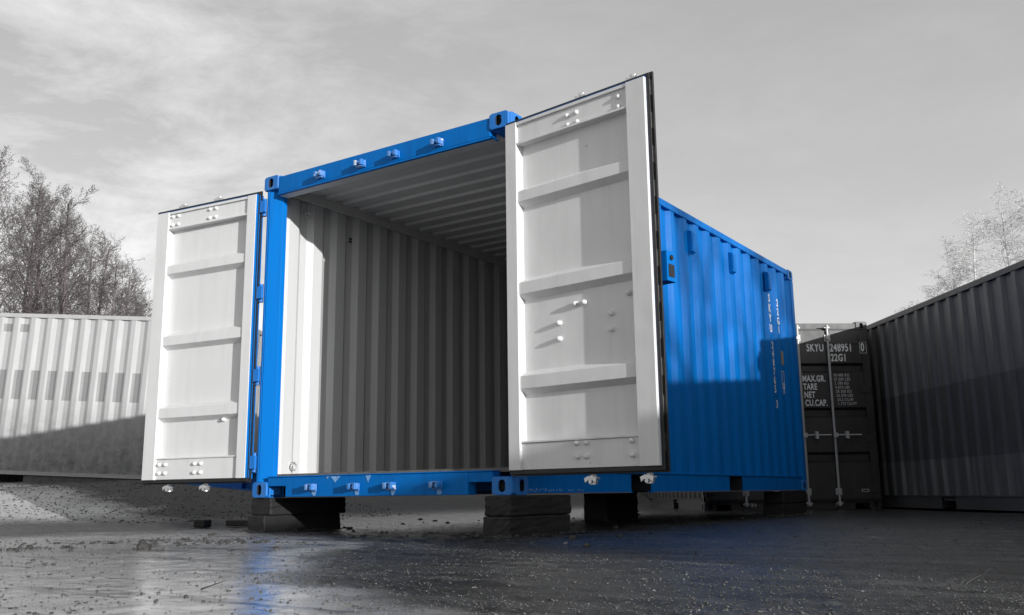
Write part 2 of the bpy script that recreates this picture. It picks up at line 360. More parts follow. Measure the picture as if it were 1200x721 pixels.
def casting(name, m, root, cx, cy, cz):
    """corner casting; cx, cy, cz in (0,1): which corner of the container"""
    mb = MB(); w, d, h, t = 0.162, 0.178, 0.118, 0.026
    x0 = 0 if cx == 0 else W-w; y0 = 0 if cy == 0 else D-d; z0 = 0 if cz == 0 else H-h
    e = 0.004
    ys = -e if cy == 0 else D+e; ny = (0, -1, 0) if cy == 0 else (0, 1, 0)
    mb.plate_hole((x0, ys, z0), (1,0,0), (0,0,1), ny, w, h, 0.052, 0.080, t, 0, 1)
    xs = -e if cx == 0 else W+e; nx = (-1,0,0) if cx == 0 else (1,0,0)
    ya = y0 + (t if cy == 0 else 0)
    mb.plate_hole((xs, ya-(e if cy==0 else 0), z0), (0,1,0), (0,0,1), nx, d-t+e, h, 0.052, 0.080, t, 0, 1)
    zs = -0.001 if cz == 0 else H+0.001; nzv = (0,0,-1) if cz == 0 else (0,0,1)
    xa = x0+(t if cx == 0 else 0); ya = y0+(t if cy == 0 else 0)
    mb.plate_hole((xa, ya, zs), (1,0,0), (0,1,0), nzv, w-t, d-t, 0.064, 0.124, t, 0, 1)
    # back plates
    if cy == 0: mb.box(x0+(t if cx==0 else 0), x0+w-(t if cx==1 else 0), y0+d-0.012, y0+d, z0+0.001, z0+h-0.001, 0)
    else: mb.box(x0+(t if cx==0 else 0), x0+w-(t if cx==1 else 0), y0, y0+0.012, z0+0.001, z0+h-0.001, 0)
    if cx == 0: mb.box(x0+w-0.012, x0+w, y0+0.03, y0+d-0.03, z0+0.002, z0+h-0.002, 0)
    else: mb.box(x0, x0+0.012, y0+0.03, y0+d-0.03, z0+0.002, z0+h-0.002, 0)
    if cz == 0: mb.box(x0+0.002, x0+w-0.002, y0+0.002, y0+d-0.002, z0+h-0.012, z0+h, 0)
    else: mb.box(x0+0.002, x0+w-0.002, y0+0.002, y0+d-0.002, z0, z0+0.012, 0)
    mb.box(x0+0.03, x0+w-0.03, y0+0.03, y0+d-0.03, z0+0.03, z0+h-0.03, 1)
    return mb.build(name, [m, HOLE], root, bevel=0.006)

DW, DZ0, DZ1 = 1.14, 0.152, 2.443
BOLTS_R = [(0.53,1.153),(0.60,1.153),(0.395,1.05),(0.395,0.95),(0.937,1.16),(0.803,1.057),(0.80,0.96),(0.54,0.30),(0.617,0.298),(0.544,0.221),(0.614,0.219),
           (0.948,0.297),(0.95,0.216),(0.528,2.371),(0.605,2.372),(0.534,2.307),(0.61,2.308),(0.938,2.378),(0.936,2.313)]
BOLTS_L = [(0.49,0.275),(0.56,0.275),(0.49,0.205),(0.56,0.205),(0.89,0.275),(0.96,0.275),(0.89,0.205),(0.96,0.205),
           (0.46,2.40),(0.53,2.40),(0.46,2.325),(0.53,2.325),(0.90,2.40),(0.97,2.40),(0.90,2.325),(0.97,2.325),(0.30,0.62),(0.13,0.62)]
ROD_R = (0.598, 1.005); ROD_L = (0.505, 0.92)

def cam_head(mb, x, z, up_, y=-0.10):
    s = 1 if up_ else -1
    mb.tube((x, y, z), (x, y, z+0.055*s), 0.021, n=12)
    mb.box(x-0.040, x+0.040, y-0.012, y+0.012, z+0.012*s, z+0.024*s)
    mb.prism([(x-0.046, z+0.018*s), (x-0.014, z+0.005*s), (x+0.014, z+0.005*s), (x+0.046, z+0.018*s), (x+0.040, z+0.045*s), (x+0.020, z+0.030*s), (x-0.020, z+0.030*s), (x-0.040, z+0.045*s)], 'y', y+0.014, y+0.032)
    mb.tube((x, y-0.03, z+0.040*s), (x, y+0.035, z+0.040*s), 0.012, n=8)

def door(root, s, out, inn, loc, ang, bolts, rods, detail=2, steel=None, text=None):
    """door leaf: local x from hinge (0) to free edge (s*DW); y=0 inner face, outer face at y=-0.055"""
    steel = steel or STEEL
    mb = MB(); X = lambda a: s*a
    mb.box(X(0), X(0.095), -0.0710, 0, DZ0, DZ1, 0)                      # hinge stile
    mb.box(X(1.005), X(DW), -0.0710, 0, DZ0, DZ1, 0)                     # free stile
    mb.box(X(0.095), X(1.005), -0.0700, -0.020, DZ1-0.145, DZ1-0.003, 0)  # top rail
    mb.box(X(0.095), X(1.005), -0.0690, -0.004, DZ1-0.022, DZ1-0.001, 0)
    mb.box(X(0.095), X(1.005), -0.0690, -0.003, DZ1-0.160, DZ1-0.146, 0)
    mb.box(X(0.095), X(1.005), -0.0700, -0.024, DZ0+0.002, DZ0+0.165, 0)  # bottom rail
    mb.box(X(0.095), X(1.005), -0.0690, -0.014, DZ0+0.166, DZ0+0.178, 0)
    # pressed panel with three beams standing inwards
    zb = [(1.268, 1.345), (0.657, 0.738), (1.889, 1.960)]
    zb.sort(); pr = [(DZ0+0.16, -0.0660)]
    for a, c in zb: pr += [(a-0.034, -0.0660), (a, -0.012), (c, -0.012), (c+0.034, -0.0660)]
    pr.append((DZ1-0.14, -0.0660))
    for off, mi in ((0, 0), (-0.003, 1)):
        vs = []; fs = []
        for z, y in pr: vs += [(X(0.095), y+off, z), (X(1.005), y+off, z)]
        for i in range(len(pr)-1): fs.append((2*i, 2*i+1, 2*i+3, 2*i+2))
        mb.add(vs, fs, mi)
    # outer frame skin (the three other sides of the leaf carry the outside colour)
    mb.box(X(-0.006), X(0.100), -0.0820, -0.0715, DZ0-0.006, DZ1+0.006, 1)
    mb.box(X(1.000), X(DW+0.006), -0.0820, -0.0715, DZ0-0.006, DZ1+0.006, 1)
    mb.box(X(0.100), X(1.000), -0.0815, -0.0710, DZ1-0.175, DZ1+0.0055, 1)
    mb.box(X(0.100), X(1.000), -0.0815, -0.0710, DZ0-0.0055, DZ0+0.19, 1)
    mb.box(X(DW), X(DW+0.004), -0.0710, -0.026, DZ0, DZ1, 1)
    mb.box(X(0), X(-0.004), -0.0710, -0.004, DZ0, DZ1, 1)
    mb.box(X(-0.003), X(DW+0.003), -0.0710, -0.004, DZ1, DZ1+0.004, 1)
    o = mb.build('door', [inn, out], root, bevel=0.003 if detail > 1 else 0)
    o.location = loc; o.rotation_euler = (0, 0, ang)
    # rubber gasket round the leaf
    g = MB(); w = 0.036
    for y0, y1, e in ((-0.058, -0.044, w), (-0.030, -0.022, w*0.7)):
        g.box(X(DW+0.0045), X(DW+e), y0, y1, DZ0-e, DZ1+e)
        g.box(X(-0.0045), X(-e*0.5), y0, y1, DZ0-e, DZ1+e)
        g.box(X(-0.0045), X(DW+0.0045), y0, y1, DZ1+0.0045, DZ1+e)
        g.box(X(-0.0045), X(DW+0.0045), y0, y1, DZ0-0.001, DZ0-e)
    g.box(X(DW+0.0045), X(DW+0.014), -0.044, -0.030, DZ0, DZ1)
    g.build('gasket', RUBBER, o, bevel=0.002 if detail > 1 else 0)
    if detail > 1:
        r_ = MB()                                     # riveted retainer strip on the gasket
        for z in np.arange(DZ0+0.08, DZ1-0.02, 0.21): r_.box(X(DW+0.0145), X(DW+0.0185), -0.041, -0.033, z, z+0.10)
        tag(r_.build('retainer', STEEL, o), kind='stuff')
        bb = MB(); bb.tube((0, -0.02, 0), (0, 0.010, 0), 0.017, 0.014, 10); bb.tube((0, 0.010, 0), (0, 0.017, 0), 0.014, 0.006, 10)
        b0 = None
        for (bx, bz) in bolts:
            y = -0.050 if (0.34 < bz < 2.26) else (-0.018)
            if b0 is None: b0 = bb.build('bolt', inn, o); b0.location = (X(bx), y, bz)
            else: linked('bolt', b0, o, (X(bx), y, bz))
    # locking rods with cams, brackets and handles
    for i, rx in enumerate(rods):
        rb = MB(); x = X(rx)
        rb.tube((x, -0.10, DZ0-0.045), (x, -0.10, DZ1+0.03), 0.0165, n=10)
        cam_head(rb, x, DZ1+0.026, True); cam_head(rb, x, DZ0-0.040, False)
        rb.build('locking_rod', steel, o)
        k0 = None
        for z in ((DZ0+0.09, 0.62, 1.25, 1.80, DZ1-0.10) if detail > 1 else (DZ0+0.09, DZ1-0.10)):
            if k0 is None:
                kb = MB(); kb.box(-0.042, 0.042, -0.0940, -0.0825, -0.045, 0.045); kb.box(-0.024, 0.024, -0.124, -0.0945, -0.018, 0.018)
                k0 = kb.build('rod_bracket', out if detail > 1 else steel, o); k0.location = (x, 0, z)
            else: linked('rod_bracket', k0, o, (x, 0, z))
        if detail:
            hb = MB(); hz = 1.00; d_ = -1 if s > 0 else 1
            hx = x + d_*0.0
            hb.tube((hx, -0.12, hz), (hx+0.36*(1 if s < 0 else -1)*(-1 if i else -1)*-1*s*-1, -0.135, hz), 0.010, n=8)
            hb.box(hx-0.03, hx+0.03, -0.145, -0.118, hz-0.03, hz+0.03)
            hb.build('handle', steel, o)
            lb = MB(); hx2 = hx+0.16*(1 if s < 0 else -1)*(-1 if i else -1)*-1*s*-1
            lb.box(hx2-0.02, hx2+0.02, -0.15, -0.0825, hz-0.05, hz+0.05); lb.build('handle_catch', steel, o)
    # hinges
    h0 = None
    for z in (2.34, 1.62, 0.95, 0.27):
        hb = MB(); hb.tube((X(-0.030), -0.0690, -0.075), (X(-0.030), -0.0690, 0.075), 0.019, n=12); hb.box(X(-0.030), X(0.10), -0.0950, -0.0825, -0.045, 0.045); (hb.box(X(-0.0710), X(-0.012), -0.052, -0.030, -0.050, 0.050) if s > 0 else None)
        if h0 is None: h0 = hb.build('hinge', CASTB if detail > 1 else out, o, bevel=0.003); h0.location = (0 if s > 0 else s*0.045, 0, z)
        else: linked('hinge', h0, o, (0 if s > 0 else s*0.045, 0, z))
    return o

def container(name, out, inn, cast, loc, rot, detail=1, fold=0.068, pockets=True, doors='closed', wallmat=None, steel=None, length=D, framemat=None):
    """20 ft (or longer) container; Empty at its front-left bottom corner, doors face -y"""
    global D
    Dold, D = D, length
    fr = framemat or out
    root = empty(name, loc, rot); bv = 0.004 if detail > 1 else 0
    # corner posts
    for cx in (0, 1):
        mb = MB(); a = 0 if cx == 0 else W; s = 1 if cx == 0 else -1
        if detail > 1 and cx == 1: prof = [(0.0, 0.030), (0.034, 0.030), (0.040, 0.118), (0.0, 0.118)]
        else: prof = [(0.0, 0.040), (0.030, 0.040), (0.030, 0.008), (0.050, 0.008), (0.050, 0.034), (0.057, 0.034), (0.057, 0.010), (0.146, 0.078), (0.150, 0.118), (0.0, 0.118)]
        mb.prism([(a+s*u, v) for u, v in prof], 'z', 0.118, H-0.118, 0)
        mb.build('corner_post', [fr, inn], root, bevel=bv)
        mb = MB(); mb.box(a+s*0.0, a+s*0.11, D-0.10, D-0.002, 0.118, H-0.118); mb.build('corner_post', fr, root, bevel=bv)
    for cx in (0, 1):
        for cy in (0, 1):
            for cz in (0, 1): casting('corner_casting', cast, root, cx, cy, cz)
    # header and sill at the door end
    mb = MB(); mb.prism([(0.006, H-0.155), (0.090, H-0.155), (0.090, H-0.035), (0.060, H-0.022), (0.006, H-0.022)], 'x', 0.162, W-0.162, 0)
    mb.box(0.151, W-0.151, 0.006, 0.085, H-0.172, H-0.156, 0)
    mb.box(0.151, W-0.151, 0.0905, 0.113, H-0.160, H-0.014, 1); mb.box(0.1515, W-0.1515, 0.030, 0.1125, H-0.1755, H-0.1725, 1)
    mb.build('door_header', [fr, inn], root, bevel=bv)
    mb = MB(); mb.box(0.36, W-0.36, 0.008, 0.10, 0.004, 0.150); mb.box(0.1625, 0.3595, 0.009, 0.099, 0.085, 0.1495); mb.box(W-0.3595, W-0.1625, 0.009, 0.099, 0.085, 0.1495)
    mb.box(0.164, W-0.164, 0.002, 0.098, 0.151, 0.160)
    mb.build('door_sill', fr, root, bevel=bv)
    # side rails
    for cx in (0, 1):
        a = 0 if cx == 0 else W; s = 1 if cx == 0 else -1
        mb = MB(); mb.box(a+s*0.001, a+s*0.061, 0.178, D-0.178, H-0.075, H-0.012); mb.build('top_side_rail', fr, root, bevel=bv)
        mb = MB()
        pk = [(1.66, 2.01), (D-2.01-0.35+0.005, D-2.01)] if D < 7 else [(D/2-1.2, D/2-0.85), (D/2+0.85, D/2+1.2)]
        if not pockets: pk = []
        zr = 0.150 if pockets else 0.045
        ys = [0.178, D-0.178] if not pk else [0.178, pk[0][0], pk[0][1], pk[1][0], pk[1][1], D-0.178]
        for k in range(0, len(ys), 2): mb.box(a+s*0.012, a+s*0.020, ys[k], ys[k+1], 0.016, zr)
        for k in range(0, len(ys), 2): mb.box(a+s*0.002, a+s*0.050, ys[k]+0.001, ys[k+1]-0.001, 0.004, 0.0155)
        mb.box(a+s*0.003, a+s*0.070, 0.179, D-0.179, zr+0.0005, zr+0.016)
        mb.build('bottom_side_rail', fr, root, bevel=bv*0.5)
        for (p0, p1) in pk:
            mb = MB(); mb.box(a+s*0.024, a+s*0.30, p0-0.010, p0-0.001, 0.016, 0.149); mb.box(a+s*0.024, a+s*0.30, p1+0.001, p1+0.010, 0.016, 0.149)
            mb.box(a+s*0.30, a+s*0.31, p0, p1, 0.016, 0.149); mb.box(a+s*0.024, a+s*0.30, p0, p1, 0.1385, 0.1495); mb.build('fork_pocket', HOLE, root)
        # wall
        mb = MB(); o_ = a+s*0.010; i_ = a+s*0.046
        corr_wall(mb, corrug(0.118, D-0.100, o_, i_, slope=fold), 'x', zr+0.010, H-0.060, s*0.004)
        mb.build('side_wall', [wallmat or out, inn], root, normals=False)
    mb = MB(); corr_wall(mb, corrug(0.11, W-0.11, D-0.012, D-0.058, 0.25), 'y', 0.150, H-0.06, -0.004); mb.build('end_wall', [wallmat or out, inn], root, normals=False)
    mb = MB(); mb.box(0.162, W-0.162, D-0.061, D-0.004, H-0.075, H-0.010); mb.build('end_header', fr, root, bevel=bv)
    mb = MB(); mb.box(0.162, W-0.162, D-0.061, D-0.004, 0.004, 0.150); mb.build('end_sill', fr, root, bevel=bv)
    # roof
    mb = MB(); corr_wall(mb, corrug(0.10, D-0.06, H-0.012, H-0.034, 0.209, 0.11, 0.018), 'z', 0.055, W-0.055, -0.004); mb.build('roof', [wallmat or out, inn], root, normals=False)
    if detail > 1:
        mb = MB(); mb.box(0.05, W-0.05, 0.11, D-0.07, 0.151, 0.178); mb.build('floor', PLY, root)
        mb = MB(); mb.box(0.06, W-0.06, -0.03, 0.03, 0.035, 0.149); f0 = mb.build('floor_beam', BLUE_DARK, root); f0.location = (0, 0.5, 0)
        for k in range(1, 17):
            y = 0.5+k*0.325
            if any(p0-0.06 < y < p1+0.06 for p0, p1 in pk): continue
            linked('floor_beam', f0, root, (0, y, 0))
    else:
        mb = MB(); mb.box(0.05, W-0.05, 0.11, D-0.07, 0.10, 0.150); mb.build('floor', PLY, root)
    # keepers for the rod cams
    xs = (0.655, 1.083, 1.422, 1.83)
    for z, sg in ((2.483, 1), (0.070, -1)):
        for x in xs:
            mb = MB()
            k_ = 0.78
            mb.box(x-0.050*k_, x+0.050*k_, -0.004, 0.006, z-0.028, z+0.026)
            for q in (-1, 1): mb.prism([(x+q*0.046*k_, z-0.018), (x+q*0.022*k_, z-0.018), (x+q*0.013*k_, z+0.004*sg), (x+q*0.024*k_, z+0.022), (x+q*0.050*k_, z+0.024)], 'y', -0.050, -0.004)
            mb.box(x-0.036*k_, x+0.036*k_, -0.034, -0.004, z-0.028*sg, z-0.0185*sg)
            mb.build('cam_keeper', KEEP if detail > 1 else (steel or fr), root, bevel=0.003)
    if doors == 'closed':
        door(root, 1, out, inn, (0.040, -0.004, 0), 0, [], ROD_L, min(detail, 1), steel)
        door(root, -1, out, inn, (W-0.040, -0.004, 0), 0, [], ROD_R, min(detail, 1), steel)
    D = Dold
    return root

def text_mesh(s, size, m, parent, loc, rot, name='lettering', xs=1.0, align='LEFT', box=None):
    cu = bpy.data.curves.new(name, 'FONT'); cu.body = s; cu.size = size; cu.extrude = 0.0008; cu.align_x = align; cu.space_character = 1.08
    cu.offset = 0.0025*size/0.1
    cu.resolution_u = 3
    ob = bpy.data.objects.new('tmp_text', cu); COL.objects.link(ob)
    dg = bpy.context.evaluated_depsgraph_get(); me = bpy.data.meshes.new_from_object(ob.evaluated_get(dg)); 
    bpy.data.objects.remove(ob); me.name = name; me.materials.clear(); me.materials.append(m)
    o = bpy.data.objects.new(name, me); COL.objects.link(o); o.parent = parent; o.location = loc; o.rotation_euler = rot; o.scale = (xs, 1, 1)
    return o

# ---------------------------------------------------------------- the blue container with its open doors
main = container('shipping_container', BLUE, INNER, CASTB, (0, 0, G0), (0, 0, 0), detail=2, doors='open', fold=0.050)
tag(main, 'bright blue shipping container raised on timber blocks with both white-lined doors swung wide open', 'shipping container', 'shipping containers in the yard')
dl = door(main, 1, BLUE, WHITE, (-0.028, -0.059, 0), math.radians(185.93), BOLTS_L, ROD_L, 2)
dr = door(main, -1, BLUE, WHITE, (2.457, -0.069, 0), math.radians(180-8.1), BOLTS_R, ROD_R, 2)
dr.scale = (0.983, 1, 1)                      # this leaf is a touch narrower than its partner
# lock box bridging past the free edge of the right leaf
mb = MB(); x1 = -(DW+0.050)
mb.box(-(DW-0.10), x1, -0.092, -0.0825, 1.20, 1.38); mb.box(-(DW-0.10), x1, -0.170, -0.0925, 1.372, 1.380); mb.box(-(DW-0.10), x1, -0.170, -0.0925, 1.20, 1.208)
mb.box(x1, x1-0.006, -0.170, -0.0825, 1.20, 1.38); mb.box(-(DW-0.10), x1, -0.176, -0.1705, 1.20, 1.38)
mb.build('lock_box', BLUE, dr, bevel=0.003)
mb = MB(); mb.box(x1-0.0065, x1-0.009, -0.155, -0.095, 1.225, 1.300); mb.tube((x1-0.0065, -0.125, 1.34), (x1-0.016, -0.125, 1.34), 0.015, n=12); mb.build('lock_opening', HOLE, dr)
# three slim vents high on the side wall
v0 = None
for y in (3.02, 4.05, 5.12):
    if v0 is None:
        mb = MB(); mb.prism([(0, -0.11), (0.045, -0.09), (0.045, 0.10), (0, 0.115)], 'y', -0.045, 0.045); mb.box(0.0451, 0.049, -0.030, 0.030, -0.07, 0.08)
        v0 = mb.build('side_vent', BLUE, main, bevel=0.004); v0.location = (W-0.012, y, 2.30)
    else: linked('side_vent', v0, main, (W-0.012, y, 2.30))
# upright lettering on the rear of the side wall: one character above the other
def column(txt, y, z, dz, size, m=LETTER):
    for c in txt:
        if c != ' ':
            o = text_mesh(c, size, m, main, (W-0.008, y, z), (math.pi/2, 0, math.pi/2), 'lettering', 0.9, 'CENTER')
        z -= dz
column('SKYU', 5.175, 2.085, 0.115, 0.125)
column('248765', 5.19, 1.555, 0.098, 0.115)
column('3', 5.215, 0.90, 0.1, 0.115)
column('22G1', 5.445, 2.075, 0.105, 0.115)
mb = MB(); mb.box(W-0.010, W-0.002, 5.46, 5.52, 1.40, 1.56); mb.build('data_plate', YPLATE, main)
text_mesh('CSC', 0.055, LETTER, main, (W-0.008, 5.47, 1.20), (math.pi/2, math.pi/2, math.pi/2), 'lettering', 1.2)
mb = MB()
for a in (0, 0.075): mb.box(W-0.0094, W-0.008, 5.44+a, 5.446+a, 1.13, 1.33)
mb.box(W-0.0094, W-0.008, 5.4465, 5.5145, 1.13, 1.136); mb.box(W-0.0094, W-0.008, 5.4465, 5.5145, 1.324, 1.33); mb.build('lettering_frame', LETTER, main)
# lashing rings inside, along the left wall
for y, z in ((0.42, 2.36), (3.0, 2.36), (0.35, 0.24)):
    mb = MB(); pts = [Vector((0.075, y+0.028*math.cos(t), z+0.028*math.sin(t))) for t in np.linspace(0, 2*math.pi, 13)]
    for p, q in zip(pts, pts[1:]): mb.tube(p, q, 0.006, n=6)
    mb.box(0.05, 0.07, y-0.02, y+0.02, z+0.02, z+0.04); mb.build('lashing_ring', STEEL if z < 1 else INNER, main)
# inside top rail and sill lining of the left wall, marks on the wall
for cx in (0, 1):
    a = 0 if cx == 0 else W; s = 1 if cx == 0 else -1
    mb = MB(); mb.box(a+s*0.0615, a+s*0.090, 0.114, D-0.07, H-0.115, H-0.0165); mb.build('inner_rail', INNER, main, bevel=0.004)
for y in (0.98, 3.3): text_mesh('M', 0.060, BLACKMARK, main, (0.0155, y, 2.30), (math.pi/2, math.pi/2, math.pi/2), 'stencil_mark', 1.1)
# worn patches under the sill keepers, rust line on the lower rail
for x in (0.655, 1.083, 1.422, 1.83):
    r_ = random.Random(int(x*100)); pts = []
    for k in range(14):
        t = 2*math.pi*k/14; rr_ = 0.8+0.4*r_.random(); pts.append((x+0.010+0.020*rr_*math.cos(t), 0.034+0.026*rr_*math.sin(t)))
    mb = MB(); mb.prism(pts, 'y', 0.0055, 0.0075); mb.build('scuffed_patch', WEAR, main)
for x, w_, h_ in ((0.88, 0.10, 0.045), (1.20, 0.05, 0.05), (0.80, 0.03, 0.02)):
    mb = MB(); mb.prism([(x-w_/2, 0.148), (x+w_/2, 0.148), (x+0.12*w_, 0.148-h_*0.7), (x, 0.148-h_)], 'y', 0.0055, 0.0075); mb.build('scuffed_patch', WEAR, main)
mb = MB(); mb.box(W-0.0015, W+0.0005, 0.19, 1.62, 0.004, 0.0095); mb.box(W-0.0015, W+0.0005, 2.04, D-0.20, 0.004, 0.0095); mb.build('rust_line', RUST, main)
rj = random.Random(4)
mb = MB()
for k in range(60):
    y = 0.2+0.75*rj.random()**1.5; z = 0.018+0.018*rj.random()*(1-(y-0.2)); w_ = 0.006+0.014*rj.random()
    mb.prism([(y, z), (y+w_, z+0.003), (y+w_*0.7, z+0.008+0.008*rj.random()), (y+0.1*w_, z+0.006)], 'x', W-0.0135, W-0.0115)
mb.build('flaked_paint', WEAR, main)

# ---------------------------------------------------------------- other containers
def cont_loc(corner, dirx):
    return math.atan2(dirx[1], dirx[0])
# dark one behind, doors towards us; its right front corner at (2.66, 8.65)
dx = Vector((0.8, 0.6)); a = math.atan2(dx.y, dx.x); cor = Vector((2.64, 8.65)) - dx*W
DSTEEL = simple('bright_rod_steel', (0.42, 0.42, 0.42), 0.5, 0.2, 0.2, 50)
dark = container('shipping_container', DARKP, INNER, DARKP, (cor.x, cor.y, 0.0), (0, 0, a), detail=1, doors='none', steel=DSTEEL)
tag(dark, 'black shipping container with closed doors, bright locking rods and number SKYU 248951', 'shipping container', 'shipping containers in the yard')
d1 = door(dark, 1, DARKP, DARKP, (0.040, -0.004, 0), 0, [], ROD_L, 1, DSTEEL)
d2 = door(dark, -1, DARKP, DARKP, (W-0.040, -0.004, 0), 0, [], (0.578, 1.00), 1, DSTEEL)
TY = -0.0625
def dtext(s, u, z, h, m, xs, y=-0.070):
    # u measured from the container's right corner, negative to the left (as seen)
    text_mesh(s, h*1.40, m, d2, (u+0.040, y, z+G0+0.012), (math.pi/2, 0, 0), 'lettering', xs)
dtext('SKYU', -0.915, 1.890, 0.115, LETTER, 0.60); dtext('248951', -0.585, 1.888, 0.115, LETTER, 0.62); dtext('0', -0.150, 1.888, 0.115, LETTER, 0.62, -0.0828)
dtext('22G1', -0.58, 1.752, 0.10, LETTER, 0.68)
for i, s in enumerate(('MAX.GR.', 'TARE', 'NET', 'CU.CAP.')): dtext(s, -1.005+0.006*i, 1.468-0.112*i, 0.085, LETTER, 0.66)
for i, s in enumerate(('30 480 KG', '67.200 LBS', '2 180 KG', '4.810 LBS', '28 300 KG', '62.390 LBS', '33.2 CU.M', '1.173 CU.FT')):
    dtext(s, -0.565+0.005*i, 1.535-0.0565*i, 0.040, LETTERD, 0.85)
for u0, u1, z0, z1 in ((-0.166, -0.161, 1.868, 2.03), (-0.076, -0.071, 1.868, 2.03), (-0.1605, -0.0765, 1.868, 1.873), (-0.1605, -0.0765, 2.025, 2.03)):
    mb = MB(); mb.box(u0+0.040, u1+0.040, -0.0835, -0.0820, z0+G0, z1+G0); mb.build('lettering_frame', LETTER, d2)
mb = MB(); mb.box(-0.30+0.04, -0.20+0.04, -0.086, -0.0825, 0.235, 0.272); mb.build('data_plate', LETTERD, d2)
mb = MB(); mb.box(-0.29+0.04, -0.21+0.04, -0.0875, -0.0865, 0.243, 0.264); mb.build('data_plate_print', BLACKMARK, d2)

def banded():
    m = paint('charcoal_banded_paint', (0.070, 0.070, 0.070), dirt=(0.22, 0.22, 0.22), dirt_amt=0.75, rough=0.42, chips=0.35, chipcol=(0.02, 0.02, 0.02), fade=0.10)
    n, l = m.node_tree.nodes, m.node_tree.links; b = n['Principled BSDF']; src = b.inputs['Base Color'].links[0].from_socket
    t = n.new('ShaderNodeTexCoord'); sp = n.new('ShaderNodeSeparateXYZ'); l.new(t.outputs['Object'], sp.inputs[0])
    wob = mth(n, l, 'MULTIPLY', noise(n, l, t.outputs['Object'], 3, 3), 0.03); z = mth(n, l, 'ADD', sp.outputs[2], wob)
    k = mth(n, l, 'MULTIPLY', mth(n, l, 'GREATER_THAN', z, 0.62), mth(n, l, 'LESS_THAN', z, 1.50))
    k = mth(n, l, 'MULTIPLY', k, mth(n, l, 'GREATER_THAN', sp.outputs[1], 1.2))
    l.new(mixc(n, l, mth(n, l, 'MULTIPLY', k, 0.6), src, (0.030, 0.030, 0.030)), b.inputs['Base Color']); return m
BANDED = banded()
# long charcoal one at the right, its long side towards us
P = Vector((6.70, 3.51)); LR = 12.19
dvec = Vector((-0.6, 0.8)); a = math.atan2(-dvec.x, dvec.y)
right = container('shipping_container', GREYP, INNER, GREYP, (P.x, P.y, 0.02), (0, 0, a), detail=1, length=LR, fold=0.030, wallmat=BANDED)
tag(right, 'long charcoal grey corrugated shipping container running along the right edge, streaked and scratched', 'shipping container', 'shipping containers in the yard')
# the one beyond the right edge that shades the lower half of the blue side
oc = Vector((11.3, -1.67)); dv = Vector((-0.444, 0.896))
off = container('shipping_container', GREYP, INNER, GREYP, (oc.x, oc.y, 0.02), (0, 0, math.atan2(-dv.x, dv.y)), detail=1)
tag(off, 'grey shipping container standing outside the picture to the right, opposite the blue side', 'shipping container', 'shipping containers in the yard')
oc2 = Vector((13.9, -2.5))
off2 = container('shipping_container', GREYP, INNER, GREYP, (oc2.x, oc2.y, 0.02), (0, 0, math.atan2(-0.896, 0.444)), detail=1)
tag(off2, 'grey shipping container farther outside the picture, its closed doors facing the blue one', 'shipping container', 'shipping containers in the yard')
# pale one at the left on the bank, long side towards us: local +x side wall faces us
ld = Vector((0.855, 0.518))                    # along its face, to the right in the picture
facen = Vector((0.518, -0.855))
# local +y runs along -ld?  local x = facen, so local y = (0.855, 0.518) = ld
a = math.atan2(facen.y, facen.x)
S0 = Vector((-9.51, 2.79)) - ld*2.2            # start of the container, left of the frame
org = S0 - facen*W
slope = math.atan2(-0.12, 2.52)
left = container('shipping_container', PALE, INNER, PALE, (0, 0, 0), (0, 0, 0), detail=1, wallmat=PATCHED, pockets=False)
z0 = 0.41 + G0 + 0.048*2.2
left.matrix_world = Matrix.Translation((org.x, org.y, z0)) @ Matrix.Rotation(a, 4, 'Z') @ Matrix.Rotation(slope, 4, 'X')
tag(left, 'pale weathered shipping container on the left bank with darker patches over its old lettering', 'shipping container', 'shipping containers in the yard')
# concrete sleepers under it
def beam(name, p0, p1, wdt, hgt, m, label, cat, group=None, bev=0.012):
    p0, p1 = Vector(p0), Vector(p1); L = (p1-p0).length
    mb = MB(); mb.box(0, L, -wdt/2, wdt/2, 0, hgt); o = mb.build(name, m, None, bevel=bev)
    d = (p1-p0).normalized(); yv = Vector((0, 0, 1)).cross(d).normalized(); zv = d.cross(yv)
    Mx = Matrix((d, yv, zv)).transposed().to_4x4(); Mx.translation = p0; o.matrix_world = Mx
    tag(o, label, cat, group); return o
def under_left(s0, s1, h=0.12, back=0.14):
    A = S0+ld*s0-facen*back; B = S0+ld*s1-facen*back; z = lambda s: z0-0.0476*s-h+0.003
    return (A.x, A.y, z(s0)), (B.x, B.y, z(s1))
beam('concrete_beam', *under_left(0.2, 2.22), 0.2, 0.12, CONC, 'short grey concrete beam under the far left end of the pale container', 'beam', 'supports under containers')
beam('concrete_beam', *under_left(2.80, 6.0), 0.2, 0.12, CONC, 'long grey concrete beam under the pale container, right of the black gap', 'beam', 'supports under containers')
beam('concrete_beam', *under_left(0.1, 6.0, 0.30, 2.28), 0.2, 0.30, CONC, 'rear concrete beam added unseen under the pale container to darken the gap', 'beam', 'supports under containers')  # added at the back so no light shows through the gap
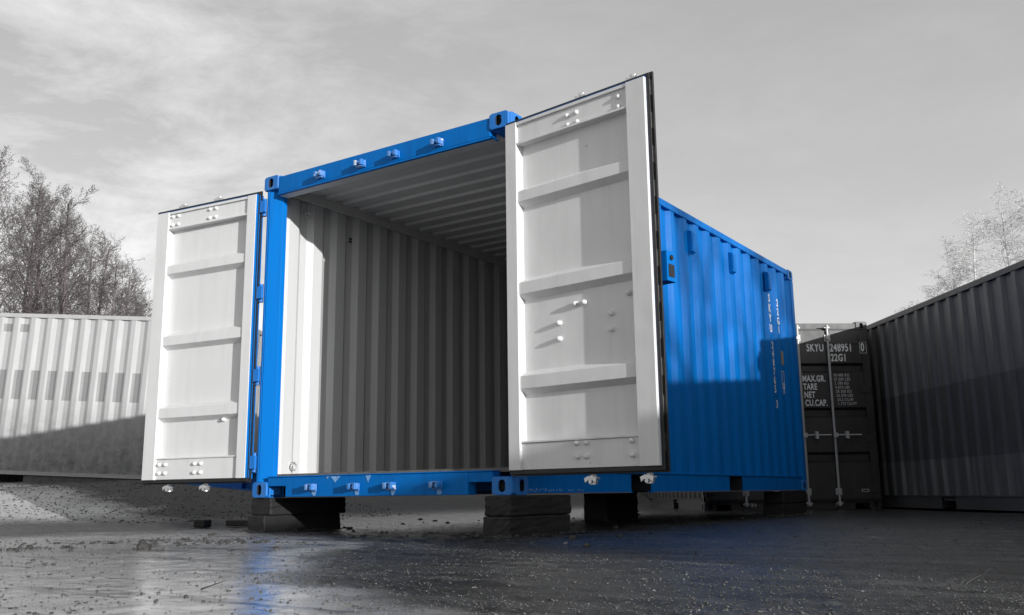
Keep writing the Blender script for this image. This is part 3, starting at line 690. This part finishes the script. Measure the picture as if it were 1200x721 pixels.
# deep blue steel girder lying behind the left door, only its lower flange shows
fd = Vector((rt.x, rt.y)); c0 = Vector((CAM.x, CAM.y)); ff = Vector((fw.x, fw.y)).normalized()
pa = c0+ff*10.2+fd*(-3.66); pb = c0+ff*10.2+fd*(-2.62)
mb = MB(); Lg = math.hypot((pb-pa).length, 0.115)
mb.box(0, Lg, -0.09, 0.09, 0, 0.014); mb.box(0, Lg, -0.006, 0.006, 0.0145, 0.1795); mb.box(0, Lg, -0.09, 0.09, 0.18, 0.194)
for k in (0.25, 0.75): mb.box(Lg*k-0.005, Lg*k+0.005, -0.085, -0.0065, 0.0145, 0.1795)
gi = mb.build('steel_girder', BLUE_DARK, None, bevel=0.003)
gi.location = (pa.x, pa.y, G0+0.165); gi.rotation_euler = (0, math.asin(0.115/Lg), math.atan2(fd.y, fd.x))
tag(gi, 'deep blue steel girder lying on the bank behind the left door, showing just below it', 'girder')

# ---------------------------------------------------------------- supports under the blue container
def sleeper(x0, x1, y0, y1, z0, z1, label, seed=0):
    r_ = random.Random(seed); mb = MB()
    ny, nx = 8, 3; L = y1-y0; Wd = x1-x0; Hh = z1-z0
    mb.box(-Wd/2, Wd/2, 0, L, 0, Hh)
    o = mb.build('timber_sleeper', WOOD, None, bevel=0.012)
    # worn: chamfer plus a subdivided wobble
    import bmesh
    bm = bmesh.new(); bm.from_mesh(o.data); bmesh.ops.subdivide_edges(bm, edges=bm.edges, cuts=5, use_grid_fill=True)
    for v in bm.verts:
        edge = sum((abs(abs(v.co.x)-Wd/2) < 1e-4, min(v.co.y, L-v.co.y) < 1e-4, min(v.co.z, Hh-v.co.z) < 1e-4))
        k = 0.0045 if edge > 1 else 0.002
        if 0.001 < v.co.z < Hh-0.001 or edge > 1: v.co.x += r_.uniform(-k, k); v.co.y += r_.uniform(-k, k)
    bm.to_mesh(o.data); bm.free()
    o.location = ((x0+x1)/2, y0, z0); tag(o, label, 'timber block', 'supports under containers'); return o
zt, zm = G0-0.003, 0.128
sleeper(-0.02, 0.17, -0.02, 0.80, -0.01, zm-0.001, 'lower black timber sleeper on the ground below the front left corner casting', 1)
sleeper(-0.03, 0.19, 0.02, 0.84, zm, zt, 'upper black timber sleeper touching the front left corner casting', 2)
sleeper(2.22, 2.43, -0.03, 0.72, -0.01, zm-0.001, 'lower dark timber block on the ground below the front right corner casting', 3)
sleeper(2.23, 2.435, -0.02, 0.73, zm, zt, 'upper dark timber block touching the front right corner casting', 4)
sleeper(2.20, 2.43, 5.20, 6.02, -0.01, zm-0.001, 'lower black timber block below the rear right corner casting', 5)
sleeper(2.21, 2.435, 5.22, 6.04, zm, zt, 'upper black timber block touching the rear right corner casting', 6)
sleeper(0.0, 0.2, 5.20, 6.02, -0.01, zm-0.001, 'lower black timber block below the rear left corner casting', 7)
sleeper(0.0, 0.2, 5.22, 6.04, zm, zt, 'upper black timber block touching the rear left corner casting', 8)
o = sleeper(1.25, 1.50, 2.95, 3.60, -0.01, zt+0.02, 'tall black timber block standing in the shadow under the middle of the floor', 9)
# low plank and little block lying by the left supports
def on_ground(x, y): return float(ground_h(np.array([x]), np.array([y]))[0][0])
beam('timber_plank', (-1.15, 0.78, 0.012), (-0.15, 0.72, 0.012), 0.16, 0.055, WOOD, 'flat dark plank lying on the ground left of the front left support', 'plank', None, 0.008)
beam('timber_offcut', (-1.32, 0.52, 0.005), (-1.20, 0.55, 0.005), 0.10, 0.07, WOOD, 'small dark timber offcut lying on the bank foot under the left door', 'offcut', None, 0.012)
# far concrete kerb seen through the gap under the container
pa = c0+ff*18+fd*(-2.6); pb = c0+ff*18+fd*(3.2)
beam('concrete_kerb', (pa.x, pa.y, -0.02), (pb.x, pb.y, -0.02), 0.3, 0.20, CONC, 'low grey concrete kerb seen through the gap under the blue container', 'kerb')

# ============================================================ loose stuff on the ground
def ico():
    t = (1+5**0.5)/2
    v = np.array([(-1,t,0),(1,t,0),(-1,-t,0),(1,-t,0),(0,-1,t),(0,1,t),(0,-1,-t),(0,1,-t),(t,0,-1),(t,0,1),(-t,0,-1),(-t,0,1)], float); v /= np.linalg.norm(v[0])
    f = np.array([(0,11,5),(0,5,1),(0,1,7),(0,7,10),(0,10,11),(1,5,9),(5,11,4),(11,10,2),(10,7,6),(7,1,8),(3,9,4),(3,4,2),(3,2,6),(3,6,8),(3,8,9),(4,9,5),(2,4,11),(6,2,10),(8,6,7),(9,8,1)])
    return v, f
def scatter(name, pts, sizes, m, label, cat, seed=0, flat=0.6, shape=None):
    r_ = np.random.RandomState(seed); v, f = (shape or ico)(); n = len(pts); nv_ = len(v)
    V = v[None]*(1+r_.uniform(-0.28, 0.28, (n, nv_, 1)))*sizes[:, None, None]*np.stack([r_.uniform(0.7, 1.3, n), r_.uniform(0.7, 1.3, n), r_.uniform(0.4, 1.0, n)*flat/0.6], -1)[:, None]
    a = r_.uniform(0, 6.28, n); c, s = np.cos(a)[:, None], np.sin(a)[:, None]
    X = V[..., 0]*c-V[..., 1]*s; Y = V[..., 0]*s+V[..., 1]*c
    z, _ = ground_h(pts[:, 0], pts[:, 1])
    V = np.stack([X+pts[:, 0:1], Y+pts[:, 1:2], V[..., 2]+(z+sizes*0.18)[:, None]], -1).reshape(-1, 3)
    F = (f[None]+nv_*np.arange(n)[:, None, None]).reshape(-1, 3)
    me = bpy.data.meshes.new(name); me.vertices.add(len(V)); me.vertices.foreach_set('co', V.ravel())
    me.loops.add(F.size); me.loops.foreach_set('vertex_index', F.ravel().astype(np.int32)); me.polygons.add(len(F)); me.polygons.foreach_set('loop_start', (np.arange(len(F))*3).astype(np.int32))
    me.update(); me.materials.append(m); o = bpy.data.objects.new(name, me); COL.objects.link(o); tag(o, label, cat, None, 'stuff'); return o
def octa():
    return np.array([(1,0,0),(-1,0,0),(0,1,0),(0,-1,0),(0,0,1),(0,0,-1)], float), np.array([(0,2,4),(2,1,4),(1,3,4),(3,0,4),(2,0,5),(1,2,5),(3,1,5),(0,3,5)])
rs = np.random.RandomState(11)
def field(n, dmin, dmax, lat=0.62, pw=1.6):
    d = dmin + (dmax-dmin)*rs.rand(n)**pw; l_ = d*rs.uniform(-lat, lat, n)
    return np.stack([CAM.x+ff.x*d+fd.x*l_, CAM.y+ff.y*d+fd.y*l_], -1)
GRAV = simple('dark_wet_gravel', (0.05, 0.05, 0.05), 0.4, 0, 0.7, 5, 0.3)
GRAVL = simple('pale_grit', (0.16, 0.16, 0.16), 0.8, 0, 0.5, 5, 0.3)
CLOD = simple('dark_mud', (0.035, 0.034, 0.033), 0.8, 0, 0.5, 12, 0.5)
p = field(9000, 1.6, 9); scatter('gravel', p, 0.0012+0.0055*rs.rand(9000)**6, GRAV, 'dark wet grit strewn over the yard surface', 'gravel', 1)
p = field(1800, 1.8, 13); scatter('grit', p, 0.0015+0.003*rs.rand(1800)**3, GRAVL, 'pale grit strewn over the yard surface', 'grit', 2)
WETG = simple('wet_grit', (0.045, 0.045, 0.045), 0.22, 0, 0.8, 3, 0)
p = field(120000, 1.5, 10, 0.60, 1.5); sm_ = glare_mask(p[:, 0], p[:, 1]); clump = fbm(p[:, 0]*2.2, p[:, 1]*2.2, 3, 77)
p = p[(rs.rand(len(p)) > sm_*0.97) & (clump > 0.30+0.25*rs.rand(len(p)))]
scatter('wet_grit', p, 0.0010+0.0034*rs.rand(len(p))**3, WETG, 'dense dark wet grit bedded in the yard surface', 'grit', 21, 0.5, octa)
GLINTG = simple('glint_grit', (0.16, 0.16, 0.16), 0.4, 0, 0.6, 3, 0)  # pale colour stands in for glints on the wet grit
p = field(60000, 1.5, 9, 0.60, 1.4); sm_ = glare_mask(p[:, 0], p[:, 1]); clump = fbm(p[:, 0]*1.6+3, p[:, 1]*3.0, 3, 79)
p = p[(rs.rand(len(p)) > sm_*0.9) & (clump > 0.38+0.2*rs.rand(len(p)))]
scatter('pale_grit', p, 0.0008+0.0020*rs.rand(len(p))**3, GLINTG, 'paler grit grains coloured as glints among the dark ones', 'grit', 22, 0.5, octa)  # these pale grains stand in for glints on the wet grit
n = 3200; p = field(n, 1.7, 6.5, 0.62, 1.3); sm_ = glare_mask(p[:, 0], p[:, 1]); p = p[(sm_ > 0.3) & (fbm(p[:, 0]*1.4, p[:, 1]*1.4, 3, 91) > 0.5)]
scatter('flat_mud_flecks', p, 0.002+0.009*rs.rand(len(p))**4, CLOD, 'flat dark mud flecks on the pale wet film in the left foreground', 'mud', 23, 0.28)
EARTH = simple('bank_earth', (0.075, 0.075, 0.075), 0.85, 0, 0.6, 12, 0.5)
# mud crumbs in the band left of centre
n = 1700; l_ = -3.5+2.9*rs.rand(n)**1.7; d = 5.75+0.25*np.sin(l_*5)+rs.normal(0, 1, n)*(0.25+0.35*(l_+3.5)/2.9); keep = fbm(l_*3+5, d*4, 3, 31) > 0.46; l_, d = l_[keep], d[keep]; n = len(d); p = np.stack([CAM.x+ff.x*d+fd.x*l_, CAM.y+ff.y*d+fd.y*l_], -1)
scatter('mud_crumbs', p, 0.003+0.018*rs.rand(n)**5, CLOD, 'dark mud crumbs scattered in a band before the left bank', 'mud', 3)
n = 30000; p = np.stack([-9+9*rs.rand(n), -1.0+6.5*rs.rand(n)], -1); hh = terrain(p[:, 0], p[:, 1]); p = p[(hh > 0.03) & (p[:, 0] < -0.6) & (p[:, 1] < 3.6)]; scatter('bank_stones', p, 0.003+0.013*rs.rand(len(p))**6, EARTH, 'dark earth lumps and stones covering the bank', 'earth', 4, 0.6, octa)
n = 260; p = np.stack([-1+9*rs.rand(n), -0.5+8*rs.rand(n)], -1); scatter('yard_rubble', p, 0.006+0.020*rs.rand(n)**5, CLOD, 'small dark rubble lying around and under the blue container', 'rubble', 5)
# dirt gathered against the support blocks
pp = []
for (x0, x1, y0, y1) in ((-0.03, 0.19, -0.02, 0.84), (2.21, 2.44, -0.03, 0.74), (2.2, 2.44, 5.2, 6.04), (0.0, 0.2, 5.2, 6.04), (1.25, 1.5, 2.95, 3.6)):
    for k in range(420):
        t = rs.rand(); e = abs(rs.normal(0, 0.035)); q = rs.randint(4)
        pp.append(((x0+t*(x1-x0), y0-e), (x0+t*(x1-x0), y1+e), (x0-e, y0+t*(y1-y0)), (x1+e, y0+t*(y1-y0)))[q])
pp = np.array(pp); scatter('block_dirt', pp, 0.003+0.014*rs.rand(len(pp))**3, CLOD, 'dark crumbs of dirt gathered round the feet of the timber blocks', 'dirt', 8)
# single twigs and stones one can point at
def twig(px, d, L, ang, label, h=0.05):
    l_ = d*(px-600)/1105.3; x = CAM.x+ff.x*d+fd.x*l_; y = CAM.y+ff.y*d+fd.y*l_; z = on_ground(x, y)
    mb = MB(); q = Vector((x, y, z+0.003)); r_ = random.Random(px); dv_ = Vector((fd.x*math.cos(ang), fd.y*math.cos(ang), math.sin(ang)))
    for k in range(5):
        e = q+(dv_+Vector((r_.uniform(-.25, .25), r_.uniform(-.25, .25), r_.uniform(-.12, .12)))).normalized()*L/5
        mb.tube(q, e, 0.0028*(1-k*0.14), 0.0028*(1-(k+1)*0.14), 6)
        if k == 2: mb.tube(e, e+Vector((0.012, -0.008, 0.012)), 0.0016, 0.0008, 5)
        q = e
    o = mb.build('twig', CLOD, None); tag(o, label, 'twig'); return o
twig(803, 3.9, 0.05, 1.3, 'short dark twig sticking up from the wet ground, left of the lying one')
twig(808, 3.1, 0.09, -0.35, 'dark twig lying flat in the middle foreground below the upright one')
twig(1108, 2.8, 0.09, 0.5, 'thin dark twig leaning upright in the right foreground')
twig(245, 2.9, 0.07, 0.35, 'dark broken twig on the pale wet patch in the left foreground')
def stone(px, d, r, label, m=CLOD):
    l_ = d*(px-600)/1105.3; x = CAM.x+ff.x*d+fd.x*l_; y = CAM.y+ff.y*d+fd.y*l_; z = on_ground(x, y)
    import bmesh
    bm = bmesh.new(); bmesh.ops.create_icosphere(bm, subdivisions=2, radius=r); r_ = random.Random(px)
    for v in bm.verts: v.co *= 1+r_.uniform(-0.22, 0.22); v.co.z *= 0.6
    me = bpy.data.meshes.new('stone'); bm.to_mesh(me); bm.free(); me.materials.append(m); o = bpy.data.objects.new('stone', me); COL.objects.link(o)
    o.location = (x, y, z+r*0.35); tag(o, label, 'stone'); return o
stone(682, 5.0, 0.022, 'dark angular stone before the front right timber block')
stone(658, 5.2, 0.013, 'small pale stone left of the dark one before the front right block', GRAVL)
stone(178, 5.2, 0.038, 'largest dark mud clod in the band of crumbs on the left')

# ============================================================ trees
def make_tree(seed, height, spread, levels, kind):
    """returns (trunk MB arrays, crown arrays): tapered trunk, limbs, fine twigs, buds"""
    r_ = np.random.RandomState(seed)
    segs = []      # p, q, r0, r1, level
    def grow(p, d, L, r, lev, nseg):
        step = L/nseg; pts = [p]; q = p; dd = d
        for k in range(nseg):
            wob = 0.035 if lev == 0 else 0.20 if lev < 3 else 0.28
            g = np.array([0, 0, 0.06 if kind == 'alder' else (0.10 if lev < 2 else -0.20*(k/nseg+0.3))])
            dd = dd + r_.normal(0, wob, 3)*[1, 1, 0.6] + g; dd /= np.linalg.norm(dd)
            e = q+dd*step; ra = r*(1-0.85*k/nseg); rb = r*(1-0.85*(k+1)/nseg)
            segs.append((q, e, ra, rb, lev)); q = e; pts.append((e, dd, rb, k+1))
        return pts[1:]
    def branch(p, d, L, r, lev):
        nseg = (9, 6, 5, 4, 3)[lev]; ends = grow(p, d, L, r, lev, nseg)
        if lev >= levels: return
        cnt = {0: 40, 1: 10, 2: 7, 3: 5}[lev]
        for i in range(cnt):
            t = (0.22 if lev == 0 else 0.15)+(0.76 if lev == 0 else 0.85)*(i+r_.rand())/cnt
            f_ = t*nseg; k = min(int(f_), nseg-1); fr = f_-k
            a = segs_at(ends, p, k, fr)
            dd = ends[k][1]; az = r_.uniform(0, 2*math.pi)
            side = np.array([math.cos(az), math.sin(az), 0]); side = side-dd*np.dot(side, dd); side /= np.linalg.norm(side)+1e-9
            elev = (0.85 if lev == 0 else 0.75)
            nd = dd*math.cos(elev*(1.25-0.4*t)) + side*math.sin(elev*(1.25-0.4*t)); nd /= np.linalg.norm(nd)
            taper = 1-t
            if lev == 0: nL = spread*(0.28+0.95*taper**0.8)*(0.6+0.6*r_.rand())
            else: nL = L*(0.38+0.2*r_.rand())*(0.5+0.7*taper)
            branch(a, nd, nL, max(r*(1-0.85*t)*0.42, 0.0065), lev+1)
    def segs_at(ends, p, k, fr):
        a = p if k == 0 else ends[k-1][0]; return a+(ends[k][0]-a)*fr
    branch(np.zeros(3), np.array([r_.normal(0, 0.04), r_.normal(0, 0.04), 1.0]), height, height*0.0125, 0)
    return segs
def segs_mesh(name, segs, m, n_sides, leaves=None, leafmat=None, seed=0):
    P0 = np.array([s[0] for s in segs]); P1 = np.array([s[1] for s in segs]); R0 = np.array([s[2] for s in segs]); R1 = np.array([s[3] for s in segs])
    d = P1-P0; d /= np.linalg.norm(d, axis=1)[:, None]+1e-9
    ref = np.where(np.abs(d[:, 2:3]) < 0.9, [[0, 0, 1.0]], [[1.0, 0, 0]]); a = np.cross(d, ref); a /= np.linalg.norm(a, axis=1)[:, None]; b = np.cross(d, a)
    K = n_sides; t = np.arange(K)*2*math.pi/K; ring = np.cos(t)[None, :, None]*a[:, None] + np.sin(t)[None, :, None]*b[:, None]
    V = np.concatenate([P0[:, None]+ring*R0[:, None, None], P1[:, None]+ring*R1[:, None, None]], 1).reshape(-1, 3)
    k = np.arange(K); q = np.stack([k, (k+1) % K, K+(k+1) % K, K+k], -1)
    F = (q[None]+(2*K*np.arange(len(segs)))[:, None, None]).reshape(-1, 4)
    nF = len(F); mats = [m]
    if leaves is not None and len(leaves):
        r_ = np.random.RandomState(seed); n = len(leaves); u = r_.normal(0, 1, (n, 3)); u /= np.linalg.norm(u, axis=1)[:, None]; w = r_.normal(0, 1, (n, 3)); w -= u*(u*w).sum(1)[:, None]; w /= np.linalg.norm(w, axis=1)[:, None]
        sz = r_.uniform(0.012, 0.030, (n, 1)); L = np.stack([leaves-u*sz, leaves+w*sz*0.6, leaves+u*sz, leaves-w*sz*0.6], 1).reshape(-1, 3)
        F2 = np.arange(4*n).reshape(-1, 4)+len(V); V = np.vstack([V, L]); F = np.vstack([F, F2]); mats.append(leafmat)
    me = bpy.data.meshes.new(name); me.vertices.add(len(V)); me.vertices.foreach_set('co', V.ravel())
    me.loops.add(F.size); me.loops.foreach_set('vertex_index', F.ravel().astype(np.int32)); me.polygons.add(len(F)); me.polygons.foreach_set('loop_start', (np.arange(len(F))*4).astype(np.int32))
    for mm in mats: me.materials.append(mm)
    mi = np.zeros(len(F), np.int32); mi[nF:] = 1; me.polygons.foreach_set('material_index', mi); me.update(); return me
BARK = simple('dark_bark', (0.12, 0.10, 0.10), 0.85, 0, 0.5, 6, 0)
BARKP = simple('pale_bark', (0.62, 0.62, 0.62), 0.8, 0, 0.4, 6, 0)
LEAF = simple('last_dark_leaves', (0.14, 0.14, 0.14), 0.7, 0, 0.6, 3, 0)
LEAFP = simple('pale_buds', (0.6, 0.6, 0.6), 0.7, 0, 0.4, 3, 0)
def tree_meshes(seed, height, spread, kind, bark, leaf, nleaf):
    segs = make_tree(seed, height, spread, 3, kind)
    tr = [s for s in segs if s[4] == 0]; cr_ = [s for s in segs if s[4] > 0]
    r_ = np.random.RandomState(seed+99); tips = [s for s in cr_ if s[4] >= 2]
    idx = r_.randint(0, len(tips), nleaf); f_ = r_.rand(nleaf)[:, None]
    lv = np.array([tips[i][0] for i in idx])*(1-f_)+np.array([tips[i][1] for i in idx])*f_+r_.normal(0, 0.05, (nleaf, 3))
    return segs_mesh('trunk', tr, bark, 8), segs_mesh('crown', cr_, bark, 3, lv, leaf, seed)
def place_tree(name, ms, loc, rz, sc, label, group):
    root = empty(name, loc, (0, 0, rz)); root.scale = (sc, sc, sc); tag(root, label, 'tree', group)
    for nm, me in zip(('trunk', 'crown'), ms):
        o = bpy.data.objects.new(nm, me); COL.objects.link(o); o.parent = root
    return root
A = [tree_meshes(s, 10.0, 3.0, 'alder', BARK, LEAF, 6500) for s in (1, 2, 3)]
def at(px, d):
    l_ = d*(px-600)/1105.3; return (CAM.x+ff.x*d+fd.x*l_, CAM.y+ff.y*d+fd.y*l_)
spots = [(-62, 27, 0.95, 'bare winter tree at the extreme left, its crown cut by the picture edge'), (-8, 26, 0.96, 'tallest bare winter tree with a dense dark crown in the left corner'), (38, 28, 0.97, 'bare winter tree second from the left corner, trunk rising behind the pale container'),
         (72, 31, 0.93, 'bare winter tree with wide dark crown between the tall left trees and the slim ones'), (100, 29, 0.78, 'bare winter tree with a straight dark stem left of the lowest ones'),
         (128, 30, 0.72, 'low bare winter tree second from the left door'), (152, 31, 0.66, 'lowest bare winter tree just left of the open left door'), (14, 33, 1.02, 'bare winter tree standing in a second row behind the left corner trees'),
         (60, 27, 0.86, 'slim bare winter tree in the front row between two taller crowns'), (116, 28, 0.70, 'slim bare winter tree in the front row among the lower crowns'), (168, 30, 0.62, 'low bare winter tree whose crown touches the edge of the left door'),
         (22, 31, 1.0, 'bare winter tree in the second row filling the gap beside the left corner crowns'), (86, 33, 0.88, 'bare winter tree in the second row behind the middle of the left group'), (140, 33, 0.72, 'bare winter tree in the second row close to the left door'),
         (190, 32, 0.55, 'bare winter tree hidden by the left door except for twigs at its edge')]
for i, (px, d, sc, lab) in enumerate(spots):
    x, y = at(px, d); place_tree('bare_tree', A[i % 3], (x, y, 0.2), rng.uniform(0, 6.28), sc, lab, 'bare trees behind the pale container')
B = [tree_meshes(s, 10.0, 3.3, 'birch', BARKP, LEAFP, 5000) for s in (11, 12)]
spotsB = [(1240, 30, 0.98, 'pale drooping birch with the highest crown at the right picture edge'), (1196, 31, 0.95, 'pale drooping birch second from the right picture edge'),
          (1160, 32, 0.88, 'pale birch with drooping twigs right of the middle of the right-hand row'), (1128, 33, 0.80, 'pale birch in the middle of the right-hand row above the charcoal container'),
          (1098, 33, 0.72, 'pale birch left of the middle of the right-hand row'), (1066, 34, 0.63, 'small pale birch above the far part of the charcoal container'), (1036, 35, 0.55, 'smallest pale birch beside the black container roof')]
for i, (px, d, sc, lab) in enumerate(spotsB):
    x, y = at(px, d); place_tree('birch_tree', B[i % 2], (x, y, 0.0), rng.uniform(0, 6.28), sc, lab, 'pale birches behind the right container')
# tree beyond the right edge whose crown dapples the blue side
for (x, y, sc, lab) in ((27, -4.2, 0.85, 'bare tree outside the picture to the right that dapples the blue wall'), (24, -1.2, 0.75, 'bare tree outside the picture, nearest to the right-hand container'), (32, -2.6, 0.9, 'bare tree outside the picture, farthest to the right')):
    place_tree('bare_tree', A[1], (x, y, 0), 1.0, sc, lab, 'bare trees behind the pale container')
